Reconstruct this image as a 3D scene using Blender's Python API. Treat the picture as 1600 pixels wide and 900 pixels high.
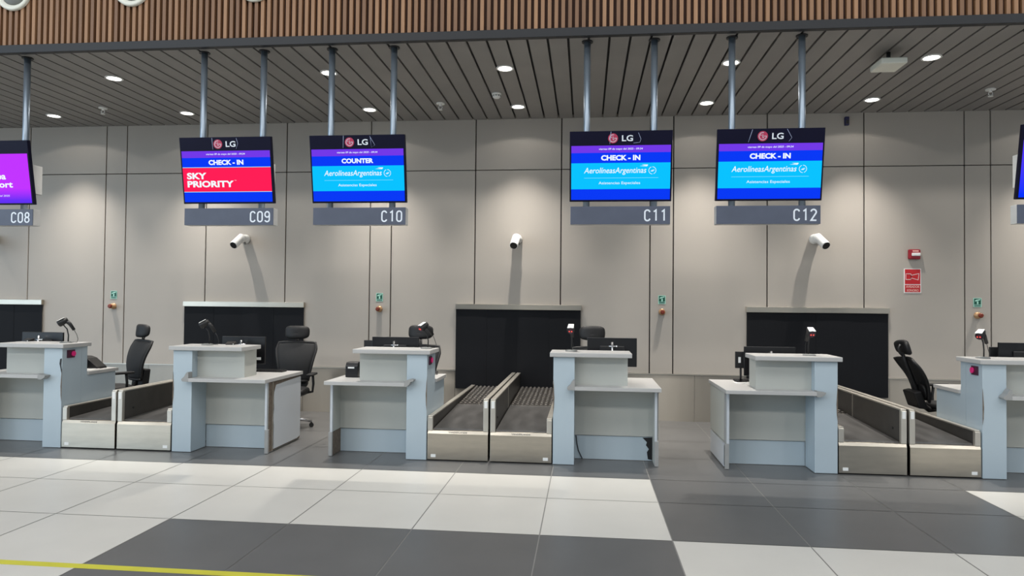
import bpy, bmesh, math, random
from mathutils import Vector, Matrix
random.seed(4)
for o in list(bpy.data.objects): bpy.data.objects.remove(o, do_unlink=True)
S = bpy.context.scene
COL = S.collection
R = math.radians

# ------------------------------------------------------------------ camera
H, DIST = 1.6, 9.803
F_PX, YAW, PITCH, ROLL = 1095.5, .1046, .0208, .0096
cam_d = bpy.data.cameras.new('camera'); cam = bpy.data.objects.new('camera', cam_d); COL.objects.link(cam)
cam_d.sensor_fit = 'HORIZONTAL'; cam_d.sensor_width = 36; cam_d.lens = F_PX / 1600 * 36
cam_d.clip_start = .05; cam_d.clip_end = 200
right = Vector((math.cos(YAW), math.sin(YAW), 0)); fwd = Vector((-math.sin(YAW), math.cos(YAW), 0)); up = Vector((0, 0, 1))
f2 = fwd * math.cos(PITCH) + up * math.sin(PITCH); u2 = up * math.cos(PITCH) - fwd * math.sin(PITCH)
r3 = right * math.cos(ROLL) + u2 * math.sin(ROLL); u3 = u2 * math.cos(ROLL) - right * math.sin(ROLL)
m = Matrix((r3, u3, -f2)).transposed().to_4x4(); m.translation = Vector((0, -DIST, H))
cam.matrix_world = m
S.camera = cam

# ------------------------------------------------------------------ world, hall light, exposure
W = bpy.data.worlds.new('hall'); S.world = W; W.use_nodes = True
nt = W.node_tree; bg = nt.nodes['Background']
bg.inputs['Color'].default_value = (.60, .76, .92, 1); bg.inputs['Strength'].default_value = .34

def area(name, loc, rot, sx, sy, power, col):
    d = bpy.data.lights.new(name, 'AREA'); d.shape = 'RECTANGLE'; d.size = sx; d.size_y = sy
    d.energy = power; d.color = col
    o = bpy.data.objects.new(name, d); COL.objects.link(o); o.location = loc; o.rotation_euler = rot
    return o
area('hall_ceiling_light', (0, -9.5, 9.5), (R(-4), 0, 0), 26, 5, 1020, (1.0, .98, .95))
for xl in (-17.2, -10.2, -5.3, 3.0, 12.3): area('hall_high_bay_light', (xl, -17, 9.0), (R(60), 0, 0), 1.1, 1.0, 205, (1.0, .965, .92))
area('hall_daylight', (-25, -17, 5.5), (R(88), 0, R(-58)), 26, 9, 2200, (.66, .84, 1.0))

LIGHT_WIDE, LIGHT_BEAM = 9, 365
S.view_settings.view_transform = 'Standard'; S.view_settings.look = 'None'
S.view_settings.exposure = .08; S.view_settings.gamma = 1; S.view_settings.use_curve_mapping = False

# ------------------------------------------------------------------ materials
def lin(c):
    return tuple(((v / 255) / 12.92 if v / 255 <= .04045 else ((v / 255 + .055) / 1.055) ** 2.4) for v in c)
MATS = {}
def mat(name, rgb, rough=.5, metal=0., var=.06, scale=6., stretch=None, bump=0., spec=.5, bscale=None, coat=0):
    """rgb = sRGB 0-255 base colour; a little procedural mottling everywhere"""
    M = bpy.data.materials.new(name); M.use_nodes = True; n = M.node_tree.nodes; l = M.node_tree.links
    b = n['Principled BSDF']; c = lin(rgb)
    b.inputs['Roughness'].default_value = rough; b.inputs['Metallic'].default_value = metal
    b.inputs['Specular IOR Level'].default_value = spec
    if coat: b.inputs['Coat Weight'].default_value = coat
    tc = n.new('ShaderNodeTexCoord'); mp = n.new('ShaderNodeMapping')
    if stretch: mp.inputs['Scale'].default_value = stretch
    no = n.new('ShaderNodeTexNoise'); no.inputs['Scale'].default_value = scale; no.inputs['Detail'].default_value = 4
    l.new(tc.outputs['Object'], mp.inputs['Vector']); l.new(mp.outputs['Vector'], no.inputs['Vector'])
    rp = n.new('ShaderNodeValToRGB')
    rp.color_ramp.elements[0].position = .3; rp.color_ramp.elements[1].position = .7
    rp.color_ramp.elements[0].color = (*[v * (1 - var) for v in c], 1)
    rp.color_ramp.elements[1].color = (*[min(1, v * (1 + var)) for v in c], 1)
    l.new(no.outputs['Fac'], rp.inputs['Fac']); l.new(rp.outputs['Color'], b.inputs['Base Color'])
    if bump:
        bp = n.new('ShaderNodeBump'); bp.inputs['Strength'].default_value = bump; bp.inputs['Distance'].default_value = .01
        src = no
        if bscale:
            src = n.new('ShaderNodeTexNoise'); src.inputs['Scale'].default_value = bscale; l.new(mp.outputs['Vector'], src.inputs['Vector'])
        l.new(src.outputs['Fac'], bp.inputs['Height']); l.new(bp.outputs['Normal'], b.inputs['Normal'])
    MATS[name] = M
    return M
def glow(name, rgb, strength=1., grad=None):
    M = bpy.data.materials.new(name); M.use_nodes = True; n = M.node_tree.nodes; l = M.node_tree.links
    n.clear(); e = n.new('ShaderNodeEmission'); out = n.new('ShaderNodeOutputMaterial')
    e.inputs['Color'].default_value = (*lin(rgb), 1); e.inputs['Strength'].default_value = strength
    if grad:      # graphic on the screen itself: colour runs from the bottom of the picture to its top
        tc = n.new('ShaderNodeTexCoord'); sp = n.new('ShaderNodeSeparateXYZ'); rp = n.new('ShaderNodeValToRGB')
        l.new(tc.outputs['Generated'], sp.inputs['Vector']); l.new(sp.outputs['Z'], rp.inputs['Fac'])
        rp.color_ramp.elements[0].color = (*lin(grad[0]), 1); rp.color_ramp.elements[1].color = (*lin(grad[1]), 1)
        rp.color_ramp.elements[0].position = .05; rp.color_ramp.elements[1].position = grad[2]
        l.new(rp.outputs['Color'], e.inputs['Color'])
    l.new(e.outputs[0], out.inputs[0]); MATS[name] = M
    return M

mat('wall', (173, 166, 157), .55, 0, .02, 1.2)
mat('joint', (30, 26, 24), .8)
mat('steel', (196, 188, 174), .30, 1, .05, 5, (1, 1, 6), .04, bscale=3)
mat('kick_steel', (150, 145, 136), .34, .6, .04, 2, (3, 1, .5), .06, bscale=2.2)
def brushed(M, an, rot):
    n = M.node_tree.nodes; tg = n.new('ShaderNodeTangent'); tg.direction_type = 'RADIAL'; tg.axis = 'Z'
    b = n['Principled BSDF']; b.inputs['Anisotropic'].default_value = an; b.inputs['Anisotropic Rotation'].default_value = rot
    M.node_tree.links.new(tg.outputs[0], b.inputs['Tangent'])
brushed(MATS['kick_steel'], .97, .25); brushed(MATS['steel'], .6, .25)
mat('bright_steel', (215, 210, 200), .32, 1, .03)
mat('rail_steel', (205, 200, 190), .4, .85, .04)
mat('guard', (70, 68, 65), .38, .4, .10, 9)
mat('soffit', (140, 137, 134), .55, .25, .04, 3)
mat('black', (20, 20, 22), .55)
mat('black_gloss', (16, 16, 19), .3)
mat('lip', (26, 28, 32), .5, .2)
mat('tile_light', (210, 207, 199), .36, 0, .025, 2.5)
mat('tile_dark', (95, 95, 95), .34, 0, .045, 3)
mat('grout', (160, 158, 154), .7)
mat('tape', (205, 200, 60), .5)
mat('curtain', (11, 13, 18), .7, 0, .08, 3, spec=.25)
mat('desk_blue', (174, 188, 196), .45, 0, .02, 2)
mat('desk_grey', (178, 180, 174), .5, 0, .02, 2)
mat('desk_top', (178, 177, 175), .42, 0, .02, 3)
mat('desk_edge', (150, 150, 148), .5)
mat('raw_wood', (104, 92, 80), .8, 0, .3, 30)
mat('plate', (190, 195, 200), .35, 0, .02, 2)
mat('belt', (66, 65, 64), .42, 0, .38, 9, (1, .3, 1), .05)
mat('modular', (58, 55, 52), .3, 0, .12, 20)
mat('modular_tip', (150, 145, 138), .3, .3)
mat('pole', (142, 154, 166), .36, .75, .06)
mat('bezel', (8, 8, 34), .5, spec=.15)
mat('signbox', (78, 84, 100), .5)
mat('sign_side', (184, 184, 182), .5)
mat('letter', (226, 232, 240), .5, 0, 0)
mat('white', (235, 235, 232), .4, 0, .02)
mat('offwhite', (222, 222, 210), .5, 0, .02)
mat('chair_black', (13, 13, 15), .6, 0, .15, 40)
mat('mesh_black', (21, 22, 24), .75, 0, .2, 60)
mat('chrome', (220, 220, 222), .15, 1, .02)
mat('red', (196, 30, 38), .45)
mat('dark_red', (150, 24, 40), .4)
mat('pale_red', (238, 190, 180), .5)
mat('green', (6, 84, 66), .5)
mat('pale_green', (176, 226, 208), .5)
mat('brass', (190, 150, 110), .4, .3)
mat('knob', (120, 44, 24), .4)
mat('pink', (226, 30, 120), .4)
mat('plum', (70, 28, 52), .4)
mat('navy', (30, 30, 74), .5)
mat('logo_red', (178, 50, 84), .4)
mat('logo_pale', (196, 186, 196), .5)
mat('film', (150, 160, 190), .3)
mat('smoke_grey', (120, 122, 120), .5)
mat('paper', (228, 228, 226), .7)
glow('scr_purple', (112, 56, 226)); glow('scr_blue', (10, 56, 240)); glow('scr_cyan', (10, 190, 252)); glow('scr_red', (250, 30, 84))
glow('scr_text', (236, 246, 255), 1.0); glow('scr_pale', (150, 225, 255))
glow('scr_airport', (0, 0, 0), 1, ((96, 48, 240), (190, 52, 252), .30)); glow('scr_edge', (0, 0, 0), 1, ((6, 50, 255), (90, 60, 230), 1.))
glow('lamp', (255, 250, 240), 9.0); glow('red_led', (255, 90, 70), 1.6)

# timber battens: every batten its own tone
M = bpy.data.materials.new('battens'); M.use_nodes = True; n = M.node_tree.nodes; l = M.node_tree.links; b = n['Principled BSDF']
b.inputs['Roughness'].default_value = .55
tc = n.new('ShaderNodeTexCoord'); sp = n.new('ShaderNodeSeparateXYZ'); l.new(tc.outputs['Object'], sp.inputs[0])
d1 = n.new('ShaderNodeMath'); d1.operation = 'DIVIDE'; d1.inputs[1].default_value = .0664; l.new(sp.outputs['X'], d1.inputs[0])
d2 = n.new('ShaderNodeMath'); d2.operation = 'FLOOR'; l.new(d1.outputs[0], d2.inputs[0])
wn = n.new('ShaderNodeTexWhiteNoise'); wn.noise_dimensions = '1D'; l.new(d2.outputs[0], wn.inputs['W'])
mp = n.new('ShaderNodeMapping'); mp.inputs['Scale'].default_value = (60, 60, 2); l.new(tc.outputs['Object'], mp.inputs[0])
gr = n.new('ShaderNodeTexNoise'); gr.inputs['Scale'].default_value = 1; l.new(mp.outputs[0], gr.inputs['Vector'])
ad = n.new('ShaderNodeMath'); ad.operation = 'MULTIPLY_ADD'; ad.inputs[1].default_value = .5; l.new(gr.outputs['Fac'], ad.inputs[0]); 
h2 = n.new('ShaderNodeMath'); h2.operation = 'MULTIPLY'; h2.inputs[1].default_value = .5; l.new(wn.outputs['Value'], h2.inputs[0]); l.new(h2.outputs[0], ad.inputs[2])
rp = n.new('ShaderNodeValToRGB'); rp.color_ramp.elements[0].color = (*lin((110, 78, 54)), 1); rp.color_ramp.elements[1].color = (*lin((160, 120, 86)), 1)
rp.color_ramp.elements[0].position = .2; rp.color_ramp.elements[1].position = .8
l.new(ad.outputs[0], rp.inputs[0]); l.new(rp.outputs[0], b.inputs['Base Color']); MATS['battens'] = M
mat('batten_back', (64, 40, 28), .8)

# ------------------------------------------------------------------ helpers
class MB:
    def __init__(s): s.bm = bmesh.new()
    def box(s, x0, x1, y0, y1, z0, z1, mi=0):
        x0, x1 = sorted((x0, x1)); y0, y1 = sorted((y0, y1)); z0, z1 = sorted((z0, z1))
        v = [s.bm.verts.new(p) for p in ((x0,y0,z0),(x1,y0,z0),(x1,y1,z0),(x0,y1,z0),(x0,y0,z1),(x1,y0,z1),(x1,y1,z1),(x0,y1,z1))]
        for q in ((3,2,1,0),(4,5,6,7),(0,1,5,4),(1,2,6,5),(2,3,7,6),(3,0,4,7)):
            s.bm.faces.new([v[i] for i in q]).material_index = mi
        return s
    def prism(s, pts, d):
        """pts: 3D polygon, d: extrusion vector"""
        d = Vector(d); a = [s.bm.verts.new(p) for p in pts]; b = [s.bm.verts.new(Vector(p) + d) for p in pts]
        k = len(pts); s.bm.faces.new(a); s.bm.faces.new(b[::-1])
        for i in range(k): s.bm.faces.new((a[i], b[i], b[(i+1) % k], a[(i+1) % k]))
        return s
    def tube(s, path, r, seg=12, cap=True):
        """swept round tube; r number or list"""
        path = [Vector(p) for p in path]; rs = r if isinstance(r, (list, tuple)) else [r] * len(path)
        rings = []; ref = None
        for i, p in enumerate(path):
            t = (path[min(i+1, len(path)-1)] - path[max(i-1, 0)])
            t = t.normalized() if t.length > 1e-9 else Vector((0, 0, 1))
            if ref is None: ref = Vector((1, 0, 0)) if abs(t.x) < .9 else Vector((0, 1, 0))
            u = (ref - t * ref.dot(t)).normalized(); w = t.cross(u); ref = u
            rings.append([s.bm.verts.new(p + (u * math.cos(2*math.pi*k/seg) + w * math.sin(2*math.pi*k/seg)) * rs[i]) for k in range(seg)])
        for a, b in zip(rings, rings[1:]):
            for k in range(seg): s.bm.faces.new((a[k], a[(k+1) % seg], b[(k+1) % seg], b[k])).smooth = True
        if cap: s.bm.faces.new(rings[0][::-1]); s.bm.faces.new(rings[-1])
        return s
    def ball(s, c, r, seg=14, sc=(1, 1, 1)):
        m = Matrix.Translation(c) @ Matrix.Diagonal((sc[0], sc[1], sc[2], 1))
        g = bmesh.ops.create_uvsphere(s.bm, u_segments=seg, v_segments=max(6, seg//2+2), radius=r, matrix=m)
        for v in g['verts']:
            for f in v.link_faces: f.smooth = True
        return s
    def poly(s, pts): s.bm.faces.new([s.bm.verts.new(p) for p in pts]); return s
    def xf(s, m): bmesh.ops.transform(s.bm, matrix=m, verts=s.bm.verts); return s
    def build(s, name, mats, parent=None, bevel=0., normals=True):
        if normals: bmesh.ops.recalc_face_normals(s.bm, faces=s.bm.faces)
        me = bpy.data.meshes.new(name); s.bm.to_mesh(me); s.bm.free()
        for k in ([mats] if isinstance(mats, str) else mats): me.materials.append(MATS[k])
        o = bpy.data.objects.new(name, me); COL.objects.link(o)
        if parent: o.parent = parent
        if bevel:
            md = o.modifiers.new('bevel', 'BEVEL'); md.width = bevel; md.segments = 2; md.limit_method = 'ANGLE'
        return o
def tag(o, label=None, cat=None, group=None, kind=None):
    for k, v in (('label', label), ('category', cat), ('group', group), ('kind', kind)):
        if v: o[k] = v
    return o
def thing(name, loc, label, cat, group=None, rz=0):
    o = bpy.data.objects.new(name, None); o.empty_display_size = .1; COL.objects.link(o); o.location = loc; o.rotation_euler = (0, 0, rz)
    return tag(o, label, cat, group)
def struct(o): o['kind'] = 'structure'; return o
def text(name, s, mt, parent, width, height, at, xform=None, align='c', bold=0., shear=0., depth=.002):
    """flat lettering facing -Y, fitted to width x height, placed at (x, y, z) = centre (or left / right edge)"""
    cu = bpy.data.curves.new(name, 'FONT'); cu.body = s; cu.offset = bold; cu.shear = shear; cu.extrude = 0; cu.resolution_u = 3
    tmp = bpy.data.objects.new('tmp', cu); COL.objects.link(tmp)
    bpy.context.view_layer.update(); dg = bpy.context.evaluated_depsgraph_get()
    me = bpy.data.meshes.new_from_object(tmp.evaluated_get(dg)); bpy.data.objects.remove(tmp); bpy.data.curves.remove(cu)
    xs = [v.co.x for v in me.vertices]; ys = [v.co.y for v in me.vertices]
    x0, x1, y0, y1 = min(xs), max(xs), min(ys), max(ys); sx = width / (x1 - x0); sy = height / (y1 - y0)
    ox = {'c': -width/2, 'l': 0, 'r': -width}[align]
    for v in me.vertices:
        v.co = Vector((at[0] + ox + (v.co.x - x0) * sx, at[1], at[2] - height/2 + (v.co.y - y0) * sy))
    if xform: me.transform(xform)
    me.materials.clear(); me.materials.append(MATS[mt]); me.name = name
    o = bpy.data.objects.new(name, me); COL.objects.link(o); o.parent = parent
    return o
def copy_tree(o, parent=None):
    c = o.copy(); COL.objects.link(c); c.parent = parent
    for ch in [k for k in COL.objects if k.parent == o]: copy_tree(ch, c)
    return c

# ------------------------------------------------------------------ setting: floor
CEIL = 4.193
YE = [-30, -21, -15, -11.25, -9.45, -8.55, -7.65, -6.74, -5.84, -4.94, -4.02, -3.28, -2.36, -1.44, -.52, 0.06]
XE = [.597 + .9 * k for k in range(-20, 19)]
mb = MB(); g = .004
mb.box(XE[0], XE[-1], -30, .06, -.12, -.004, 2)
for yi in range(len(YE) - 1):
    for xi in range(len(XE) - 1):
        xa, xb, ya, yb = XE[xi], XE[xi+1], YE[yi], YE[yi+1]; cx, cy = (xa+xb)/2, (ya+yb)/2
        dark = cy > -3.28 or (-6.74 < cy < -4.94 and -2.99 < cx < .597) or (-4.94 < cy < -3.28 and .597 < cx < 3.30) \
            or (-6.74 < cy < -4.94 and cx > 6.0) or (cy < -6.74 and -6.6 < cx < -2.99)
        f = mb.bm.faces.new([mb.bm.verts.new(p) for p in ((xa+g,ya+g,0),(xb-g,ya+g,0),(xb-g,yb-g,0),(xa+g,yb-g,0))]); f.material_index = 1 if dark else 0
struct(mb.build('floor', ['tile_light', 'tile_dark', 'grout'], normals=False))

# back wall: cladding panels with dark open joints, steel kick plate below
JX = [-16.5, -15.2, -13.9, -12.45, -11.25, -10.93, -9.65, -8.416, -7.176, -6.848, -5.58, -4.354, -3.09, -2.777, -1.563, -.348, .879, 1.195, 2.445, 3.70, 4.967, 5.293, 6.54, 7.79, 9.04, 9.36, 10.6, 11.9, 13.2, 14.5, 16.5]
mb = MB(); mb.box(-16.5, 16.5, .03, .25, 0, 7, 1); g = .008
for a, b_ in zip(JX, JX[1:]):
    for z0, z1 in ((.645, 3.466), (3.478, 4.30)):
        mb.box(a + g, b_ - g, 0, .035, z0, z1, 0)
struct(mb.build('wall_back', ['wall', 'joint'], bevel=.002))
mb = MB()
KX = [-16.5, -13.2, -10.4, -8.14, -6.435, -4.06, -1.83, -.06, 1.487, 2.15, 4.02, 6.2, 8.4, 11, 16.5]
for a, b_ in zip(KX, KX[1:]): mb.box(a + .002, b_ - .002, -.004, .03, .0, .628)
struct(mb.build('baseboard_back', 'kick_steel'))
mb = MB(); mb.box(-16.5, 16.5, -.012, .02, .630, .643); struct(mb.build('trim_1', 'rail_steel'))

# soffit: dark metal planks running towards the wall, open joints between them
mb = MB(); mb.box(-16.5, 16.5, -3.0, .03, CEIL + .05, CEIL + .09, 1)
x = -.995 - .2018 * 76
while x < 16.3:
    mb.box(x + .012, x + .2018 - .012, -3.0, .0, CEIL, CEIL + .03, 0); x += .2018
struct(mb.build('ceiling', ['soffit', 'black']))
mb = MB(); mb.box(-16.5, 16.5, -3.06, -2.995, CEIL - .012, CEIL + .072); struct(mb.build('trim_2', 'lip', bevel=.003))
# bulkhead: timber battens
mb = MB(); mb.box(-16.5, 16.5, -2.99, -2.93, CEIL + .06, 8.5, 1)
k = -248
while k < 248:
    mb.box(k * .0664 + .012, k * .0664 + .047, -3.035, -2.985, CEIL + .072, 8.5, 0); k += 1
struct(mb.build('wall_front', ['battens', 'batten_back']))

# yellow tape on the floor
mb = MB(); mb.prism([(-14, -5.835, .0005), (-14, -5.90, .0005), (-.9, -5.90, .0005), (-.9, -5.835, .0005)], (0, 0, .0008))
tag(mb.build('floor_tape', 'tape'), 'long strip of yellow tape stuck along the tiled floor in the foreground', 'tape')

# ------------------------------------------------------------------ ceiling fittings
def spot(name, parent, power, half, blend, rad):
    d = bpy.data.lights.new(name, 'SPOT'); d.energy = power; d.spot_size = 2 * R(half); d.spot_blend = blend
    d.shadow_soft_size = rad; d.color = (1, .945, .875)
    o = bpy.data.objects.new(name, d); COL.objects.link(o); o.parent = parent; o.location = (0, 0, -.012)
def downlight(x, y, label):
    t = thing('downlight', (x, y, CEIL), label, 'ceiling light', 'recessed downlights in the plank ceiling')
    mb = MB(); n_ = 28
    for (ra, za), (rb, zb) in (((.098, .0), (.098, -.009)), ((.098, -.009), (.078, -.009)), ((.078, -.009), (.074, .004))):
        a = [mb.bm.verts.new((ra*math.cos(2*math.pi*i/n_), ra*math.sin(2*math.pi*i/n_), za)) for i in range(n_)]
        b_ = [mb.bm.verts.new((rb*math.cos(2*math.pi*i/n_), rb*math.sin(2*math.pi*i/n_), zb)) for i in range(n_)]
        for i in range(n_): mb.bm.faces.new((a[i], a[(i+1) % n_], b_[(i+1) % n_], b_[i]))
    mb.build('trim_ring', 'white', t)
    mb = MB(); mb.tube([(0, 0, -.002), (0, 0, -.006)], .076, 28); mb.build('lens', 'lamp', t)
    spot('downlight_beam', t, LIGHT_BEAM, 40.5, 1.0, .028); spot('downlight_spill', t, LIGHT_WIDE, 70, .12, .03)
ROW = [(-7.53, 'leftmost'), (-5.53, ''), (-2.92, ''), (-.905, ''), (1.53, ''), (3.56, '')]
WB = ['', 'left of the C09 screen poles', 'crossed by the left C10 pole', 'above the smoke detector', 'crossed by the left C12 pole', 'right of the white ceiling box']
NB = ['leftmost', 'beside the left C09 pole', 'between the C10 poles', 'right of the smoke detector', 'left of the C12 poles', 'below the white ceiling box']
for i, (x, _) in enumerate(ROW):
    if i: downlight(x, -2.15, 'lit round downlight of the outer row, ' + WB[i])
    downlight(x, -.63, 'lit round downlight of the row by the wall, ' + NB[i])
for x, side in ((-10.1, 'left'), (6.0, 'right'), (8.0, 'far right')):
    downlight(x, -2.15, 'lit round downlight of the outer row beyond the %s edge of the picture' % side)
    downlight(x, -.63, 'lit round downlight of the row by the wall beyond the %s edge' % side)
def sprinkler(x, y, label):
    t = thing('sprinkler', (x, y, CEIL), label, 'sprinkler', 'fire sprinklers in the ceiling')
    mb = MB(); mb.tube([(0, 0, .0), (0, 0, -.016)], .055, 20); mb.build('escutcheon', 'white', t)
    mb = MB(); mb.tube([(0, 0, -.012), (0, 0, -.04)], .016, 10); mb.tube([(-.020, 0, -.04), (-.024, 0, -.065), (0, 0, -.085)], .006, 6)
    mb.tube([(.020, 0, -.04), (.024, 0, -.065), (0, 0, -.085)], .006, 6); mb.build('frame', 'white', t)
    mb = MB(); mb.tube([(0, 0, -.085), (0, 0, -.091)], .028, 16); mb.build('deflector', 'white', t)
sprinkler(-6.53, -.975, 'small white sprinkler in the ceiling between the two leftmost downlights')
sprinkler(-1.90, -.86, 'small white sprinkler in the ceiling between the C10 screen and the smoke detector')
sprinkler(4.77, -.975, 'small white sprinkler in the ceiling near the right edge, nearest the fire alarm')
t = thing('smoke_detector', (-1.116, -1.224, CEIL), 'white domed smoke detector on the ceiling between two downlights above the middle', 'smoke detector')
mb = MB(); mb.tube([(0, 0, 0), (0, 0, -.02)], .06, 24); mb.build('base', 'white', t)
mb = MB(); mb.tube([(0, 0, -.02), (0, 0, -.045), (0, 0, -.06)], [.052, .05, .035], 24); mb.build('head', 'white', t)
mb = MB()
for k in range(10):
    a = 2 * math.pi * k / 10; mb.box(-.006, .006, .046, .053, -.042, -.026).xf(Matrix.Rotation(2*math.pi/10, 4, 'Z'))
mb.build('vents', 'smoke_grey', t)
t = thing('access_point', (3.06, -2.33, CEIL), 'white flat box hung under the plank ceiling right of the C12 screen', 'ceiling box')
mb = MB(); mb.box(-.125, .125, -.15, .15, -.16, -.10); mb.build('housing', 'offwhite', t, bevel=.012)
mb = MB(); mb.box(-.04, .04, -.05, .05, -.10, -.085); mb.tube([(0, 0, -.085), (0, 0, 0)], .02, 12); mb.build('mount', 'black', t)
for i in range(-4, 6):
    x = -6.04 + 1.335 * (i + 2)
    nb = 'leftmost of the visible row' if i == -2 else 'middle of the visible three' if i == -1 else 'rightmost of the visible three' if i == 0 else None
    if nb is None: continue
    t = thing('air_nozzle', (x, -3.035, 4.835), 'round white air nozzle on the timber bulkhead, ' + nb, 'air nozzle', 'round air nozzles on the timber bulkhead')
    mb = MB(); n_ = 40
    prof = [(.20, 0), (.20, -.02), (.19, -.032), (.165, -.03), (.15, -.012), (.11, .0)]
    rings = [[mb.bm.verts.new((r_*math.cos(2*math.pi*q/n_), y_, r_*math.sin(2*math.pi*q/n_))) for q in range(n_)] for r_, y_ in prof]
    for a, b_ in zip(rings, rings[1:]):
        for q in range(n_): mb.bm.faces.new((a[q], a[(q+1) % n_], b_[(q+1) % n_], b_[q])).smooth = True
    mb.build('ring', 'offwhite', t)
    mb = MB(); mb.tube([(0, -.002, 0), (0, -.03, 0), (0, -.06, 0)], [.15, .125, .08], 32); mb.build('nozzle', 'smoke_grey', t)

# ------------------------------------------------------------------ hanging displays
def arc(cx, cy, rx, ry, a0, a1, n_=8): return [(cx + rx*math.cos(R(a0 + (a1-a0)*i/n_)), cy + ry*math.sin(R(a0 + (a1-a0)*i/n_))) for i in range(n_+1)]
GLYPH = {   # condensed signage strokes in a 1 x 2 cell: list of polylines
    'C': [arc(.5, 1.5, .42, .42, 10, 180) + arc(.5, .5, .42, .42, 180, 350)],
    '0': [arc(.5, 1.5, .42, .42, 0, 180) + arc(.5, .5, .42, .42, 180, 360) + [(.92, 1.5)]],
    '1': [[(.22, 1.62), (.60, 1.92), (.60, .08)]],
    '2': [arc(.5, 1.48, .42, .44, 170, -20) + [(.10, .08), (.94, .08)]],
    '3': [arc(.48, 1.47, .40, .45, 165, -90) + arc(.48, .54, .44, .46, 90, -165)],
    '8': [arc(.5, 1.47, .37, .44, -90, 270, 16), arc(.5, .55, .42, .47, -90, 270, 16)],
    '9': [arc(.5, 1.42, .42, .50, 0, 360, 16), [(.92, 1.42), (.92, .6)] + arc(.5, .5, .42, .42, 0, -160)]}
def ribbon(mb, pts, w, fn):
    pts = [Vector((a, b_, 0)) for a, b_ in pts]; L_, R_ = [], []
    for i, p in enumerate(pts):
        d0 = (p - pts[i-1]) if i else None; d1 = (pts[i+1] - p) if i < len(pts)-1 else None
        ds = [d.normalized() for d in (d0, d1) if d is not None and d.length > 1e-6]
        n0 = sum((Vector((-d.y, d.x, 0)) for d in ds), Vector()); n0.normalize(); c_ = max(.5, n0.dot(Vector((-ds[0].y, ds[0].x, 0))))
        L_.append(p + n0*w/2/c_); R_.append(p - n0*w/2/c_)
    vs = [(mb.bm.verts.new(fn(a)), mb.bm.verts.new(fn(b_))) for a, b_ in zip(L_, R_)]
    for (a, b_), (c_, d) in zip(vs, vs[1:]): mb.bm.faces.new((a, b_, d, c_))
def sign_number(code, parent, xr, y, zm):
    mb = MB(); cw, chh, gap_ = .057, .112, .020
    x = xr - len(code)*(cw + gap_) + gap_
    for ch in code:
        for q, pl in enumerate(GLYPH[ch]): ribbon(mb, pl, .26, lambda v: Vector((x + v.x*cw, y - .0006*q, zm - chh/2 + v.y*chh/2)))
        x += cw + gap_
    return mb.build('sign_number', 'letter', parent, normals=False)
TILT = R(9.5)
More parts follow.
